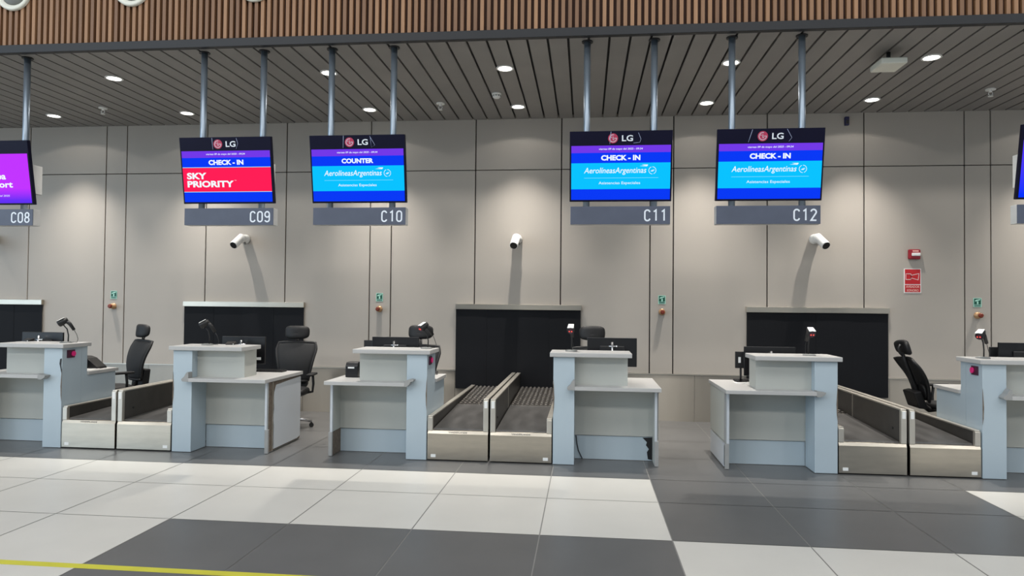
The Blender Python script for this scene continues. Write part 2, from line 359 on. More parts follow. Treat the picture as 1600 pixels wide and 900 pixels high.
def display(cx, code, kind, label):
    t = thing('check_in_display', (cx, 0, CEIL), label, 'display sign', 'hanging check-in displays')
    zc = CEIL
    for s in (-.327, .327):
        mb = MB(); mb.tube([(s, -2.87, 0), (s, -2.87, 2.40 - zc)], .0325, 18); mb.build('pole', 'pole', t)
        mb = MB(); mb.tube([(s, -2.87, -.002), (s, -2.87, -.012)], .055, 20); mb.build('ceiling_flange', 'lip', t)
    # number sign
    mb = MB(); mb.box(-.48, .48, -2.93, -2.922, 2.372 - zc, 2.546 - zc); sg = mb.build('number_sign', 'signbox', t)
    mb = MB(); mb.box(-.482, .482, -2.922, -2.826, 2.372 - zc, 2.546 - zc); mb.build('sign_frame', 'sign_side', sg, bevel=.002)
    sign_number(code, sg, .445, -2.9312, 2.457 - zc)
    # screen
    Hh, Wd = .675, .98
    X = Matrix.Translation((0, -2.985, 2.925 - zc)) @ Matrix.Rotation(TILT, 4, 'X')
    mb = MB(); mb.box(-Wd/2, Wd/2, 0, .045, -Hh/2, Hh/2).xf(X); sc = mb.build('screen_housing', 'bezel', t, bevel=.004)
    mb = MB(); mb.box(-.30, .30, .04, .10, -.16, .16).xf(X); mb.build('rear_cover', 'black', sc)
    mb = MB(); mb.box(-.39, .39, -2.835, -2.70, 2.73 - zc, 3.04 - zc)
    mb.build('player_box', 'sign_side', t, bevel=.004)
    ax = .474     # half width of picture
    zz = lambda f: Hh/2 - Hh*f
    def band(name, f0, f1, mt, e=0.):
        m_ = MB(); m_.poly([(-ax, -.0015-e, zz(f1)), (ax, -.0015-e, zz(f1)), (ax, -.0015-e, zz(f0)), (-ax, -.0015-e, zz(f0))]).xf(X)
        return m_.build(name, mt, sc, normals=False)
    def tx(name, s, f, w, h, mt='scr_text', fx=.5, align='c', bold=0., shear=0.):
        return text(name, s, mt, sc, w * 2 * ax, h * Hh, ((fx - .5) * 2 * ax, -.004, zz(f)), X, align, bold, shear)
    DATE = 'viernes 09 de mayo del 2025 - 09:34'
    if kind in ('air', 'sky'):
        band('date_band', .205, .305, 'scr_purple'); band('title_band', .305, .45, 'scr_blue')
        band('airline_panel', .45, .82, 'scr_cyan' if kind == 'air' else 'scr_red'); band('footer_band', .82, .972, 'scr_blue')
        tx('date_text', DATE, .256, .44, .033, bold=.01, shear=.15)
        if code == 'C10': tx('title_text', 'COUNTER', .377, .345, .072, bold=.045)
        else: tx('title_text', 'CHECK - IN', .377, .395, .076, bold=.045)
    if kind == 'air':
        tx('airline_text', 'AerolíneasArgentinas', .567, .63, .105, fx=.445, shear=.22, bold=.004)
        tx('service_text', 'Asistencias Especiales', .738, .42, .05, fx=.49)
        m_ = MB(); m_.poly([(-.35, -.004, zz(.664)), (.36, -.004, zz(.664)), (.36, -.004, zz(.660)), (-.35, -.004, zz(.660))]).xf(X); m_.build('divider_line', 'scr_pale', sc, normals=False)
        # bird mark over the last letters
        m_ = MB()
        P = lambda fx, f: ((fx - .5) * 2 * ax, -.004, zz(f))
        m_.poly([P(.69, .497), P(.775, .487), P(.765, .502)]); m_.poly([P(.715, .477), P(.775, .477), P(.775, .487), P(.74, .487)]); m_.xf(X)
        m_.build('bird_emblem', 'scr_text', sc, normals=False)
        # ring emblem
        m_ = MB(); c = Vector(P(.82, .56)); ro, ri = .036, .032
        for q in range(36):
            if q in (9, 10, 27, 28): continue
            a0, a1 = 2*math.pi*q/36, 2*math.pi*(q+1)/36
            m_.poly([c + Vector((ri*math.cos(a0), 0, ri*math.sin(a0))), c + Vector((ro*math.cos(a0), 0, ro*math.sin(a0))), c + Vector((ro*math.cos(a1), 0, ro*math.sin(a1))), c + Vector((ri*math.cos(a1), 0, ri*math.sin(a1)))])
        for sg_ in (-1, 1):
            m_.poly([c + Vector((-.02, 0, sg_*.002-.006)), c + Vector((.004, 0, sg_*.008-.002)), c + Vector((.022, 0, sg_*.004+.010)), c + Vector((0, 0, sg_*.001))])
        m_.xf(X); m_.build('ring_emblem', 'scr_text', sc, normals=False)
    elif kind == 'sky':
        tx('priority_text', 'SKY', .578, .225, .10, fx=.045, align='l', bold=.04); tx('priority_text', 'PRIORITY', .70, .53, .10, fx=.045, align='l', bold=.04)
        tx('priority_text', 'TM', .648, .02, .012, fx=.585, align='l')
        for f in (.45, .82):
            m_ = MB(); m_.poly([(-ax, -.003, zz(f+.004)), (ax, -.003, zz(f+.004)), (ax, -.003, zz(f-.004)), (-ax, -.003, zz(f-.004))]).xf(X); m_.build('divider_line', 'scr_pale', sc, normals=False)
    elif kind == 'airport':
        band('picture', .205, .972, 'scr_airport')
        tx('airport_text', 'Córdoba', .55, .42, .105, fx=.715, align='r', bold=.03); tx('airport_text', 'Airport', .695, .40, .125, fx=.79, align='r', bold=.03)
        tx('date_text', DATE[:27], .86, .46, .035, fx=.74, align='r', shear=.15)
    else:
        band('picture', .205, .972, 'scr_edge')
        tx('date_text', DATE, .256, .44, .033, bold=.01, shear=.15); tx('title_text', 'CHECK - IN', .377, .395, .076, bold=.045)
    # maker's mark on the top band
    if kind in ('air', 'sky'):
        c = Vector((-.075, -.0015, zz(.105))); r_ = .047
        m_ = MB(); m_.tube([c + Vector((0, .0015, 0)), c + Vector((0, -.0015, 0))], r_, 36).xf(X); m_.build('emblem_disc', 'logo_red', sc)
        m_ = MB(); cc = c + Vector((0, -.002, 0))
        for q in range(30):
            a0 = math.pi*.42 + q*(1.58*math.pi)/30; a1 = a0 + (1.58*math.pi)/30
            pt = lambda rr, a: cc + Vector((rr*math.cos(a), 0, rr*math.sin(a)))
            m_.poly([pt(.030, a0), pt(.037, a0), pt(.037, a1), pt(.030, a1)])
        m_.poly([cc + Vector(v) for v in ((.010, 0, -.003), (.037, 0, -.003), (.037, 0, .004), (.010, 0, .004))])
        m_.poly([cc + Vector(v) for v in ((-.003, 0, -.016), (.003, 0, -.016), (.003, 0, .018), (-.003, 0, .018))])
        m_.poly([cc + Vector(v) for v in ((-.003, 0, -.016), (.012, 0, -.016), (.012, 0, -.010), (-.003, 0, -.010))])
        m_.poly([cc + Vector((-.017 + .005*math.cos(a*math.pi/4), 0, .010 + .005*math.sin(a*math.pi/4))) for a in range(8)])
        m_.xf(X); m_.build('emblem_face', 'logo_pale', sc, normals=False)
        text('logo_text', 'LG', 'letter', sc, .105, .058, (.062, -.004, zz(.105)), X, bold=.02)
        # loose protective film round the mark
        m_ = MB(); zt, zb_ = zz(.012), zz(.185)
        L = {'C09': -.135, 'C10': -.135, 'C11': -.095, 'C12': -.17}[code]; Lb = {'C09': -.13, 'C10': -.142, 'C11': -.105, 'C12': -.205}[code]
        m_.tube([(L, -.003, zt), (Lb, -.003, zb_)], .0028, 6)
        Rr = {'C09': [(.125, .02), (.14, .10), (.118, .18)], 'C10': [(.135, .02), (.185, .15), (.15, .185), (.14, .03)], 'C11': [(.165, .03), (.19, .12), (.18, .165), (.12, .175)], 'C12': [(.145, .012), (.19, .13), (.165, .18)]}[code]
        m_.tube([(a, -.003, zz(f)) for a, f in Rr], .0022, 6); m_.xf(X); m_.build('film_edges', 'film', sc)
    return t
display(-6.34, 'C08', 'airport', 'hanging purple airport welcome screen over the C08 number sign, cut by left edge')
display(-3.67, 'C09', 'sky', 'hanging check-in screen with a red priority panel over the C09 number sign')
display(-2.285, 'C10', 'air', 'hanging COUNTER screen with a light blue airline panel over the C10 number sign')
display(.327, 'C11', 'air', 'hanging CHECK-IN screen with a light blue airline panel over the C11 number sign')
display(1.722, 'C12', 'air', 'hanging CHECK-IN screen with a light blue airline panel over the C12 number sign')
display(4.42, 'C13', 'edge', 'hanging blue screen of which only the left edge shows, at the right edge')

# ------------------------------------------------------------------ things on the back wall
def hatch(x0, x1, zb, label):
    t = thing('baggage_hatch', ((x0+x1)/2, 0, zb), label, 'hatch curtain', 'black hatch curtains on the back wall')
    h_ = (x1 - x0)/2; zt = 1.50 - zb
    mb = MB(); mb.box(-h_ - .01, h_ + .01, -.055, -.006, zt, zt + .075); mb.build('header_rail', 'steel', t, bevel=.003)
    w = 2*h_/4
    for k in range(4):
        yo = -.027 if k % 2 else -.030
        mb = MB(); n_ = 10; pts = []
        xs = [-h_ + w*k - (.012 if k else 0) + (w + (.012 if k else 0))*i/n_ for i in range(n_+1)]
        front = [(x_, yo - .003*math.sin(math.pi*i/n_), 0) for i, x_ in enumerate(xs)]
        pts = front + [(x_, yo + .006, 0) for x_ in reversed(xs)]
        mb.prism(pts, (0, 0, zt)); mb.build('curtain_strip', 'curtain', t)
hatch(-9.97, -8.145, .36, 'black curtained hatch with steel header rail at the left edge, behind the C08 desk')
hatch(-5.876, -4.051, .36, 'black curtained hatch with steel header rail behind the C09 desk')
hatch(-1.818, -.066, .385, 'black curtained hatch with steel header rail behind the two middle baggage belts')
hatch(2.171, 3.995, .385, 'black curtained hatch with steel header rail behind the C12 desk')

def security_camera(x, tx_, label):
    t = thing('security_camera', (x, 0, 2.49), label, 'security camera', 'white bullet cameras on the back wall')
    mb = MB(); mb.tube([(0, -.001, 0), (0, -.03, 0), (0, -.10, 0), (0, -.12, 0)], [.068, .068, .062, .045], 24); mb.build('wall_mount', 'white', t)
    mb = MB(); mb.ball((0, -.135, .0), .064, 18); mb.build('joint', 'white', t)
    a = Vector((0, -.12, .025)); d = Vector((tx_, -.72, -.52)).normalized(); e = a + d * .24
    mb = MB(); mb.tube([a, a + d*.01, e - d*.01, e], [.050, .057, .057, .055], 24); body = mb.build('body', 'white', t)
    mb = MB(); mb.tube([e - d*.004, e + d*.002], .050, 24); mb.build('front_glass', 'black_gloss', body)
    mb = MB(); mb.tube([e + d*.002, e + d*.006], .016, 16); mb.build('lens', 'black', body)
    mb = MB(); mb.tube([(.03, -.10, -.05), (.035, -.10, -.085)], .012, 10); mb.build('cable_gland', 'smoke_grey', t)
security_camera(-4.955, -.12, 'white bullet security camera on the wall below the C09 sign')
security_camera(-.958, -.08, 'white bullet security camera on the wall above the middle hatch, between C10 and C11 signs')
security_camera(3.055, .22, 'white bullet security camera on the wall below the C12 sign')
security_camera(-8.955, -.1, 'white bullet security camera beyond the left edge of the picture')

def exit_set(x, where):
    t = thing('exit_button_sign', (x, 0, 1.60), 'small green pictogram sign on the wall ' + where, 'sign', 'small green signs on the wall')
    mb = MB(); mb.box(-.05, .05, -.006, -.0005, 0, .118); mb.build('plate', 'pale_green', t)
    mb = MB(); mb.box(-.042, .042, -.0075, -.006, .034, .111); mb.build('green_field', 'green', t)
    mb = MB(); mb.prism([(-.028, -.0085, .072), (.032, -.0085, .092), (.036, -.0085, .106), (-.02, -.0085, .094), (-.032, -.0085, .084)], (0, .001, 0))
    mb.prism([(-.008, -.0085, .036), (.010, -.0085, .036), (.010, -.0085, .076), (-.008, -.0085, .074)], (0, .001, 0)); mb.build('pictogram', 'pale_green', t)
    mb = MB(); mb.box(-.040, .040, -.0075, -.006, .008, .014); mb.box(-.040, .040, -.0075, -.006, .019, .027); mb.build('caption_lines', 'green', t)
    t = thing('push_button', (x, 0, 1.49), 'round brass push button on the wall ' + where, 'push button', 'push buttons below the green signs')
    mb = MB(); mb.tube([(0, -.001, 0), (0, -.012, 0), (0, -.012, 0), (0, -.075, 0)], [.045, .045, .036, .036], 22); mb.build('collar', 'brass', t)
    mb = MB(); mb.tube([(0, -.075, 0), (0, -.098, 0), (0, -.104, 0)], [.029, .029, .018], 20); mb.build('button_cap', 'knob', t)
exit_set(-7.01, 'between the C08 desk and C09 desk, leftmost'); exit_set(-2.937, 'above the C10 desk'); exit_set(1.045, 'right of the C11 desk'); exit_set(5.12, 'above the desk at the right edge')

t = thing('fire_alarm', (4.324, 0, 2.29), 'red wall fire alarm sounder with white strobe above the red megaphone sign', 'fire alarm')
mb = MB(); mb.box(-.073, .073, -.05, -.001, -.065, .065); mb.build('housing', 'dark_red', t, bevel=.012)
mb = MB(); mb.box(-.045, .065, -.068, -.05, -.025, .018); mb.build('strobe', 'white', t, bevel=.008)
mb = MB(); mb.box(-.03, .045, -.052, -.049, .034, .050); mb.build('caption_plate', 'pale_red', t)
t = thing('fire_alarm_sign', (4.312, 0, 1.777), 'red and white fire alarm sign with a megaphone outline on the back wall', 'sign')
mb = MB(); mb.box(-.108, .108, -.006, -.0005, 0, .325); mb.build('plate', 'white', t)
mb = MB(); mb.box(-.097, .097, -.0075, -.006, .118, .315); mb.box(-.097, .097, -.0075, -.006, .012, .108); mb.build('red_field', 'red', t)
mb = MB()
def outline(mb, P, w=.006):
    for a, b_ in zip(P, P[1:] + P[:1]):
        a, b_ = Vector((a[0], -.0085, a[1])), Vector((b_[0], -.0085, b_[1])); d = (b_-a).normalized(); nn = Vector((-d.z, 0, d.x)) * w/2
        mb.prism([a - nn - d*w/2, b_ - nn + d*w/2, b_ + nn + d*w/2, a + nn - d*w/2], (0, .001, 0))
outline(mb, [(-.085, .18), (-.02, .18), (-.02, .255), (-.085, .255)]); outline(mb, [(-.02, .20), (.07, .175), (.08, .26), (-.02, .235)])
mb.build('megaphone_outline', 'white', t)
text('sign_text', 'AVISADOR', 'pale_red', t, .17, .030, (0, -.009, .084), bold=.02); text('sign_text', 'SONORO', 'pale_red', t, .15, .030, (0, -.009, .036), bold=.02)
t = thing('wall_sensor', (3.47, 0, 4.077), 'small dark blue box high on the wall right of the C12 screen', 'sensor')
mb = MB(); mb.box(-.026, .026, -.05, -.001, -.058, .058); mb.build('case', 'navy', t, bevel=.006)
mb = MB(); mb.box(-.018, .018, -.053, -.05, -.04, .01); mb.build('window', 'black_gloss', t)

# ------------------------------------------------------------------ check-in desks
def desk(x0, s, label, gap=False, raw=False, brk='up', button=True, tear=False, hole=False):
    """x0 = outer face of the pillar, s = +1 desk runs to the right, -1 to the left"""
    t = thing('check_in_desk', (x0, 0, 0), label, 'check-in desk', 'check-in desks in the row')
    B = lambda mb, a, b_, *k: mb.box(s*a, s*b_, *k)
    mb = MB(); B(mb, 0, .21, -2.82, -2.53, .004, 1.065); pil = mb.build('pillar', 'desk_blue', t, bevel=.003)
    # side panel steps down to the worktop behind
    mb = MB(); mb.prism([(0, -2.53, .004), (0, -1.96, .004), (0, -1.96, .745), (0, -2.44, .745), (0, -2.44, 1.065), (0, -2.53, 1.065)], (s*.03, 0, 0)); sp_ = mb.build('side_panel', 'desk_blue', t)
    mb = MB(); B(mb, -.035, .77, -2.855, -2.42, 1.067, 1.11); mb.build('counter_top', 'desk_top', t, bevel=.005)
    mb = MB(); B(mb, .21, .735, -2.72, -2.70, .782, 1.066); mb.build('riser_panel', 'desk_grey', t)
    mb = MB(); B(mb, .715, .735, -2.70, -2.45, .782, 1.066); mb.build('riser_end', 'desk_grey', t)
    # worktop: transaction ledge in front, work surface behind the riser
    mb = MB(); o_ = .14
    mb.prism([(s*.215, -2.90, .745), (s*1.05, -2.90, .745), (s*1.05, -1.93, .745), (s*-.02, -1.93, .745), (s*-.02, -2.437, .745), (s*.215, -2.437, .745)], (0, 0, .037)); mb.build('worktop', 'desk_top', t, bevel=.003)
    # end of the ledge where it laps onto the pillar
    mb = MB()
    if brk == 'up': P = [(.216, .745), (.216, .842), (.20, .846), (.185, .828), (.17, .80), (.142, .776), (.138, .764), (.15, .748)]
    elif brk == 'arm': P = [(.216, .745), (.216, .80), (.19, .812), (.15, .822), (.12, .818), (.122, .80), (.155, .79), (.165, .765), (.195, .742)]
    else: P = [(.216, .735), (.216, .795), (.18, .784), (.13, .778), (.14, .755), (.175, .735)]
    mb.prism([(s*a, -2.90, z) for a, z in P], (0, .078, 0)); mb.build('ledge_bracket', 'desk_edge', t, bevel=.002)
    mb = MB(); B(mb, .21, 1.0, -2.535, -2.515, .25, .745); mb.build('modesty_panel', 'desk_grey', t)
    mb = MB(); B(mb, .21, 1.0, -2.52, -2.50, .004, .243); mb.build('plinth_panel', 'desk_blue', t)
    # end panel with its edge post
    mb = MB(); B(mb, 1.0, 1.022, -2.755, -1.96, .25, .745); ep = mb.build('end_panel', 'desk_grey', t)
    mb = MB(); B(mb, .998, 1.036, -2.785, -2.757, .004, .25); mb.build('edge_post', 'desk_edge', ep, bevel=.002)
    mb = MB(); B(mb, .998, 1.020, -2.785, -2.757, .25, .745); mb.build('edge_strip', 'plate', ep)
    mb = MB(); B(mb, 1.0, 1.022, -2.755, -1.96, .004, .244); mb.build('lower_end_panel', 'desk_grey' if not gap else 'raw_wood', ep)
    if raw:
        mb = MB(); B(mb, 1.022, 1.033, -2.75, -1.965, .015, .74); mb.build('raw_edge', 'raw_wood', ep)
        mb = MB(); B(mb, 1.033, 1.040, -2.70, -2.68, .01, .735); mb.build('corner_angle', 'bright_steel', ep)
        mb = MB(); pts = []
        rnd = random.Random(3)
        for k in range(12): pts.append((s*1.033, -2.655 + rnd.uniform(-.006, .008), .03 + k*.06))
        pts[-1] = (s*1.033, -2.60, .70); pts += [(s*1.033, -2.30, .715), (s*1.033, -1.97, .725), (s*1.033, -1.97, .05), (s*1.033, -2.05, .03)]
        mb.prism(pts, (s*.008, 0, 0)); mb.build('cover_sheet', 'plate', ep)
    else:
        mb = MB(); B(mb, 1.022, 1.036, -2.755, -2.725, .26, .745); mb.build('edge_trim', 'desk_edge', ep)
        mb = MB(); B(mb, 1.0225, 1.034, -2.72, -1.96, .262, .742); mb.build('outer_skin', 'desk_grey', ep)
        mb = MB(); B(mb, 1.0225, 1.034, -2.70, -1.96, .012, .238); mb.build('lower_skin', 'plate', ep)
        mb = MB(); B(mb, 1.0225, 1.030, -2.745, -2.705, .03, .22); mb.build('broken_gap', 'black', ep)
    if button:
        mb = MB(); mb.box(0, -s*.010, -2.755, -2.645, .955, 1.04); bt = mb.build('alarm_button', 'plum', t)
        mb = MB(); mb.tube([(-s*.010, -2.675, .998), (-s*.024, -2.675, .998)], .028, 18); mb.build('button_cap', 'pink', bt)
    # chipped edge of the pillar cladding
    mb = MB(); mb.prism([(s*.0, -2.823, .50), (s*.008, -2.823, .56), (s*.012, -2.823, .66), (s*.004, -2.823, .80), (s*0, -2.823, .84)], (0, .003, 0)); mb.build('chipped_edge', 'raw_wood', pil)
    if tear:
        mb = MB(); mb.prism([(s*.004, -2.824, .955), (s*.022, -2.824, .95), (s*.028, -2.824, .90), (s*.016, -2.824, .85), (s*.002, -2.824, .79), (s*.001, -2.824, .83), (s*.010, -2.824, .88)], (0, .004, 0)); mb.build('torn_edge', 'black', pil)
    if hole:
        mb = MB(); mb.prism([(s*.998, -2.5225, .01), (s*.955, -2.5225, .02), (s*.945, -2.5225, .09), (s*.965, -2.5225, .12), (s*.935, -2.5225, .16), (s*.945, -2.5225, .19), (s*.90, -2.5225, .235), (s*.998, -2.5225, .24)], (0, .002, 0)); mb.build('broken_corner', 'black', t)
        mb = MB(); mb.tube([(s*.225, -2.53, .24), (s*.235, -2.535, .16), (s*.25, -2.53, .09), (s*.29, -2.54, .008)], .005, 8); mb.build('loose_cable', 'black', t)
    return t
desk(-5.57, -1, 'check-in desk at the left edge, below the C08 sign, pink button on its grey side', brk='ledge', tear=True)
desk(-4.31, 1, 'check-in desk below the C09 sign, its open end clad in a loose white sheet', raw=True, button=False)
desk(-1.588, -1, 'check-in desk below the C10 sign, a black box standing on its low worktop', gap=True, brk='arm')
desk(-.312, 1, 'check-in desk below the C11 sign, pillar beside the middle baggage belts', button=False, hole=True)
desk(2.395, -1, 'check-in desk below the C12 sign with a pillar on its right', brk='ledge', button=False)
desk(3.69, 1, 'check-in desk at the right edge with a pink button on its blue side panel')

# ------------------------------------------------------------------ baggage conveyors
def conveyor(x0, x1, tall, label, logo):
    """tall = 'r' / 'l': side on which the high guard stands"""
    xc = (x0 + x1)/2; h_ = (x1 - x0)/2 - .006
    t = thing('baggage_conveyor', (xc, 0, 0), label, 'baggage conveyor', 'baggage conveyors between the desks')
    s = 1 if tall == 'r' else -1
    YF, YB = -2.80, -.07
    # front cover
    mb = MB(); mb.prism([(-h_, YF - .02, .012), (-h_, YF - .02, .272), (-h_, YF - .005, .302), (-h_, YF + .05, .306), (-h_, YF + .05, .012)], (2*h_, 0, 0)); fc = mb.build('front_cover', 'steel', t, bevel=.003)
    if logo: text('maker_text', 'VANDERLANDE', 'black', fc, .19, .017, (0, 0, 0), Matrix.Translation((0, YF - .0141, .287)) @ Matrix.Rotation(R(-26), 4, 'X'), bold=.01)
    mb = MB(); mb.box(-s*(h_ - .035), -s*(h_ - .085), YF - .0215, YF - .02, .035, .065); mb.build('rating_label', 'white', fc)
    mb = MB(); mb.box(-h_ + .01, h_ - .01, YF + .05, YB, .03, .27); mb.build('body', 'guard', t)
    # belts
    zb = lambda y: .318 + (y - YF) * (.43 - .318) / (YB - YF)
    ym = -1.46; a = h_ - .055
    mb = MB(); mb.prism([(-a, YF + .03, .29), (-a, YF + .02, .305), (-a, YF + .03, zb(YF)), (-a, ym, zb(ym)), (-a, ym, .29)], (2*a, 0, 0)); mb.build('belt', 'belt', t)
    mb = MB(); mb.prism([(-a, ym + .012, .29), (-a, ym + .012, zb(ym) - .008), (-a, YB, zb(YB) - .008), (-a, YB, .29)], (2*a, 0, 0)); rb = mb.build('rear_belt', 'modular', t)
    # studded top skin: one continuous sheet with raised cells
    mb = MB(); nx, ny = 9, 12; xs_ = [-a]; ys_ = [ym + .014]
    px, py = 2*a/nx, (YB - ym - .016)/ny
    for i in range(nx): xs_ += [-a + i*px + px*.22, -a + i*px + px*.78]
    for j in range(ny): ys_ += [ym + .014 + j*py + py*.28, ym + .014 + j*py + py*.72]
    xs_.append(a); ys_.append(YB - .002)
    V = [[mb.bm.verts.new((x, y, zb(y) - .007)) for x in xs_] for y in ys_]
    fs = []
    for j in range(len(ys_)-1):
        for i in range(len(xs_)-1):
            f = mb.bm.faces.new((V[j][i], V[j][i+1], V[j+1][i+1], V[j+1][i]))
            if i % 2 and j % 2: fs.append(f)
    for f in fs:
        q = bmesh.ops.extrude_discrete_faces(mb.bm, faces=[f])['faces'][0]; q.material_index = 1
        c_ = q.calc_center_median()
        for v in q.verts: v.co = c_ + (v.co - c_)*.8 + Vector((0, 0, .016))
    mb.build('studded_skin', ['modular', 'modular_tip'], rb)
    mb = MB(); mb.box(-a, a, ym - .004, ym + .012, zb(ym) - .02, zb(ym) + .004); mb.build('belt_gap_plate', 'bright_steel', t)
    # guards: high one in the middle of the pair, low one at the desk
    def guard(side, z1, nm, post):
        o0, o1 = side * h_, side * (h_ - .045)
        mb = MB(); mb.box(o0, o1, YF + .03, YB, .306, z1 - .015); g_ = mb.build(nm, 'guard', t)
        mb = MB(); mb.box(side*(h_+.001), side*(h_-.050), YF, YB, z1 - .015, z1); mb.build('top_rail', 'rail_steel', g_, bevel=.003)
        mb = MB(); mb.box(side*(h_+.001), side*(h_-.050), YF - .012, YF + .03, .300, z1 - .0145); mb.build('front_post', 'rail_steel', g_, bevel=.004)
        if post:
            mb = MB(); mb.box(side*(h_-.010), side*(h_-.040), YF - .0145, YF - .012, z1 - .09, z1 - .02); mb.build('post_label', 'white', g_)
            mb = MB(); mb.box(side*(h_-.045), side*(h_-.049), -1.60, -1.58, .36, z1 - .015); mb.build('joint_strip', 'bright_steel', g_)
            mb = MB(); mb.tube([(side*(h_-.045), -2.62, .42), (side*(h_-.050), -2.62, .42)], .012, 12); mb.build('sensor_eye', 'black', g_)
    guard(s, .628, 'high_guard', True); guard(-s, .447, 'low_guard', False)
conveyor(-5.565, -4.945, 'r', 'baggage conveyor with steel front next to the C08 desk', True)
conveyor(-4.935, -4.318, 'l', 'baggage conveyor with plain steel front next to the C09 desk', False)
conveyor(-1.583, -.955, 'r', 'left one of the two middle baggage conveyors, beside the C10 desk', True)
conveyor(-.945, -.318, 'l', 'right one of the two middle baggage conveyors, beside the C11 desk, shiny front', True)
conveyor(2.40, 3.028, 'r', 'baggage conveyor with plain steel front next to the C12 desk', False)
conveyor(3.042, 3.684, 'l', 'baggage conveyor with plain steel front beside the desk at the right edge', False)

# ------------------------------------------------------------------ chairs
def rounded_slab(w, d, t_, n_=20, p=3.2):
    return [(w*math.copysign(abs(math.cos(a))**(2/p), math.cos(a)), d*math.copysign(abs(math.sin(a))**(2/p), math.sin(a))) for a in (2*math.pi*k/n_ for k in range(n_))]
def make_chair():
    """faces -Y, origin on the floor below the column"""
    t = thing('office_chair', (0, 0, 0), 'chair', 'office chair', 'black office chairs behind the desks')
    # seat: cushion with rolled edge
    mb = MB(); out = rounded_slab(.25, .245, 0, 28)
    lv = [(.90, .425), (.98, .44), (1.0, .465), (.97, .49), (.86, .502)]
    rings = [[mb.bm.verts.new((x*k, -.02 + y*k, z - (.02 if y < -.2 else 0))) for x, y in out] for k, z in lv]
    for a, b_ in zip(rings, rings[1:]):
        for i in range(28): mb.bm.faces.new((a[i], a[(i+1) % 28], b_[(i+1) % 28], b_[i])).smooth = True
    mb.bm.faces.new(rings[0][::-1]); mb.bm.faces.new(rings[-1]); mb.build('seat', 'chair_black', t)
    # backrest: curved mesh panel in a frame
    def back_pt(u, v):   # u -1..1, v 0..1
        w = .17 + .085*min(1, v*1.25) - .02*max(0, v - .85)/.15
        return Vector((u*w, .235 + .10*v - .05*math.sin(v*math.pi) - .045*(1 - u*u) + .045, .56 + .50*v - .012*u*u*v))
    mb = MB(); nu, nv = 10, 12
    F = [[mb.bm.verts.new(back_pt(-1 + 2*i/nu, j/nv)) for i in range(nu+1)] for j in range(nv+1)]
    Bk = [[mb.bm.verts.new(back_pt(-1 + 2*i/nu, j/nv) + Vector((0, .018, 0))) for i in range(nu+1)] for j in range(nv+1)]
    for j in range(nv):
        for i in range(nu):
            mb.bm.faces.new((F[j][i], F[j][i+1], F[j+1][i+1], F[j+1][i])).smooth = True
            mb.bm.faces.new((Bk[j][i], Bk[j+1][i], Bk[j+1][i+1], Bk[j][i+1])).smooth = True
    for j in range(nv):
        mb.bm.faces.new((F[j][0], F[j+1][0], Bk[j+1][0], Bk[j][0])); mb.bm.faces.new((F[j][nu], Bk[j][nu], Bk[j+1][nu], F[j+1][nu]))
    for i in range(nu):
        mb.bm.faces.new((F[0][i], Bk[0][i], Bk[0][i+1], F[0][i+1])); mb.bm.faces.new((F[nv][i], F[nv][i+1], Bk[nv][i+1], Bk[nv][i]))
    bk = mb.build('backrest', 'mesh_black', t)
    loop = [back_pt(1, v/12) for v in range(13)] + [back_pt(1 - 2*i/10, 1) for i in range(1, 11)] + [back_pt(-1, 1 - v/12) for v in range(1, 13)] + [back_pt(-1 + 2*i/10, 0) for i in range(1, 11)]
    mb = MB(); mb.tube([p + Vector((0, .009, 0)) for p in loop], .017, 8); mb.build('back_frame', 'chair_black', bk)
    mb = MB(); mb.tube([(0, .06, .43), (0, .24, .44), (0, .315, .52), (0, .335, .75), (0, .375, 1.02), (0, .385, 1.13)], [.035, .035, .03, .026, .022, .016], 12); mb.build('back_spine', 'chair_black', t)
    mb = MB(); out = rounded_slab(.15, .085, 0, 20)
    a = [mb.bm.verts.new((x, .275 - .03*(1 - (x/.15)**2) , .66 + z)) for x, z in out]; b_ = [mb.bm.verts.new((x, .305, .66 + z)) for x, z in out]
    mb.bm.faces.new(a); mb.bm.faces.new(b_[::-1])
    for i in range(20): mb.bm.faces.new((a[i], b_[i], b_[(i+1) % 20], a[(i+1) % 20])).smooth = True
    mb.build('lumbar_pad', 'chair_black', t)
    mb = MB(); mb.prism([(-.15, .30, .47), (-.15, .40, .50), (-.15, .42, .69), (-.15, .335, .69)], (.30, 0, 0)); mb.build('back_bracket', 'chair_black', t, bevel=.015)
    # headrest: curved pad
    mb = MB(); out = rounded_slab(.16, .088, 0, 24, 3.5)
    lv = [(.25, .030), (.55, .030), (.82, .027), (.97, .014), (1, .0), (.97, -.014), (.80, -.024), (.5, -.026), (.2, -.026)]
    rings = [[mb.bm.verts.new((x*k, .385 - yo_ - .045*(1 - (x*k/.16)**2) + .10*z*k, 1.185 + z*k)) for x, z in out] for k, yo_ in lv]
    for a, b_ in zip(rings, rings[1:]):
        for i in range(24): mb.bm.faces.new((a[i], a[(i+1) % 24], b_[(i+1) % 24], b_[i])).smooth = True
    mb.bm.faces.new(rings[0][::-1]); mb.bm.faces.new(rings[-1]); hr = mb.build('headrest', 'chair_black', t)
    mb = MB(); mb.tube([(0, .385, 1.09), (0, .412, 1.13), (0, .418, 1.19), (0, .385, 1.225)], .015, 10); mb.build('headrest_stem', 'chair_black', hr)
    for sx in (-1, 1):
        mb = MB(); mb.tube([(sx*.20, .05, .435), (sx*.285, .06, .45), (sx*.295, .06, .55), (sx*.29, .05, .66)], .016, 10); mb.build('armrest_post', 'chair_black', t)
        mb = MB(); mb.box(sx*.25, sx*.33, -.14, .14, .66, .69); mb.build('armrest', 'chair_black', t, bevel=.012)
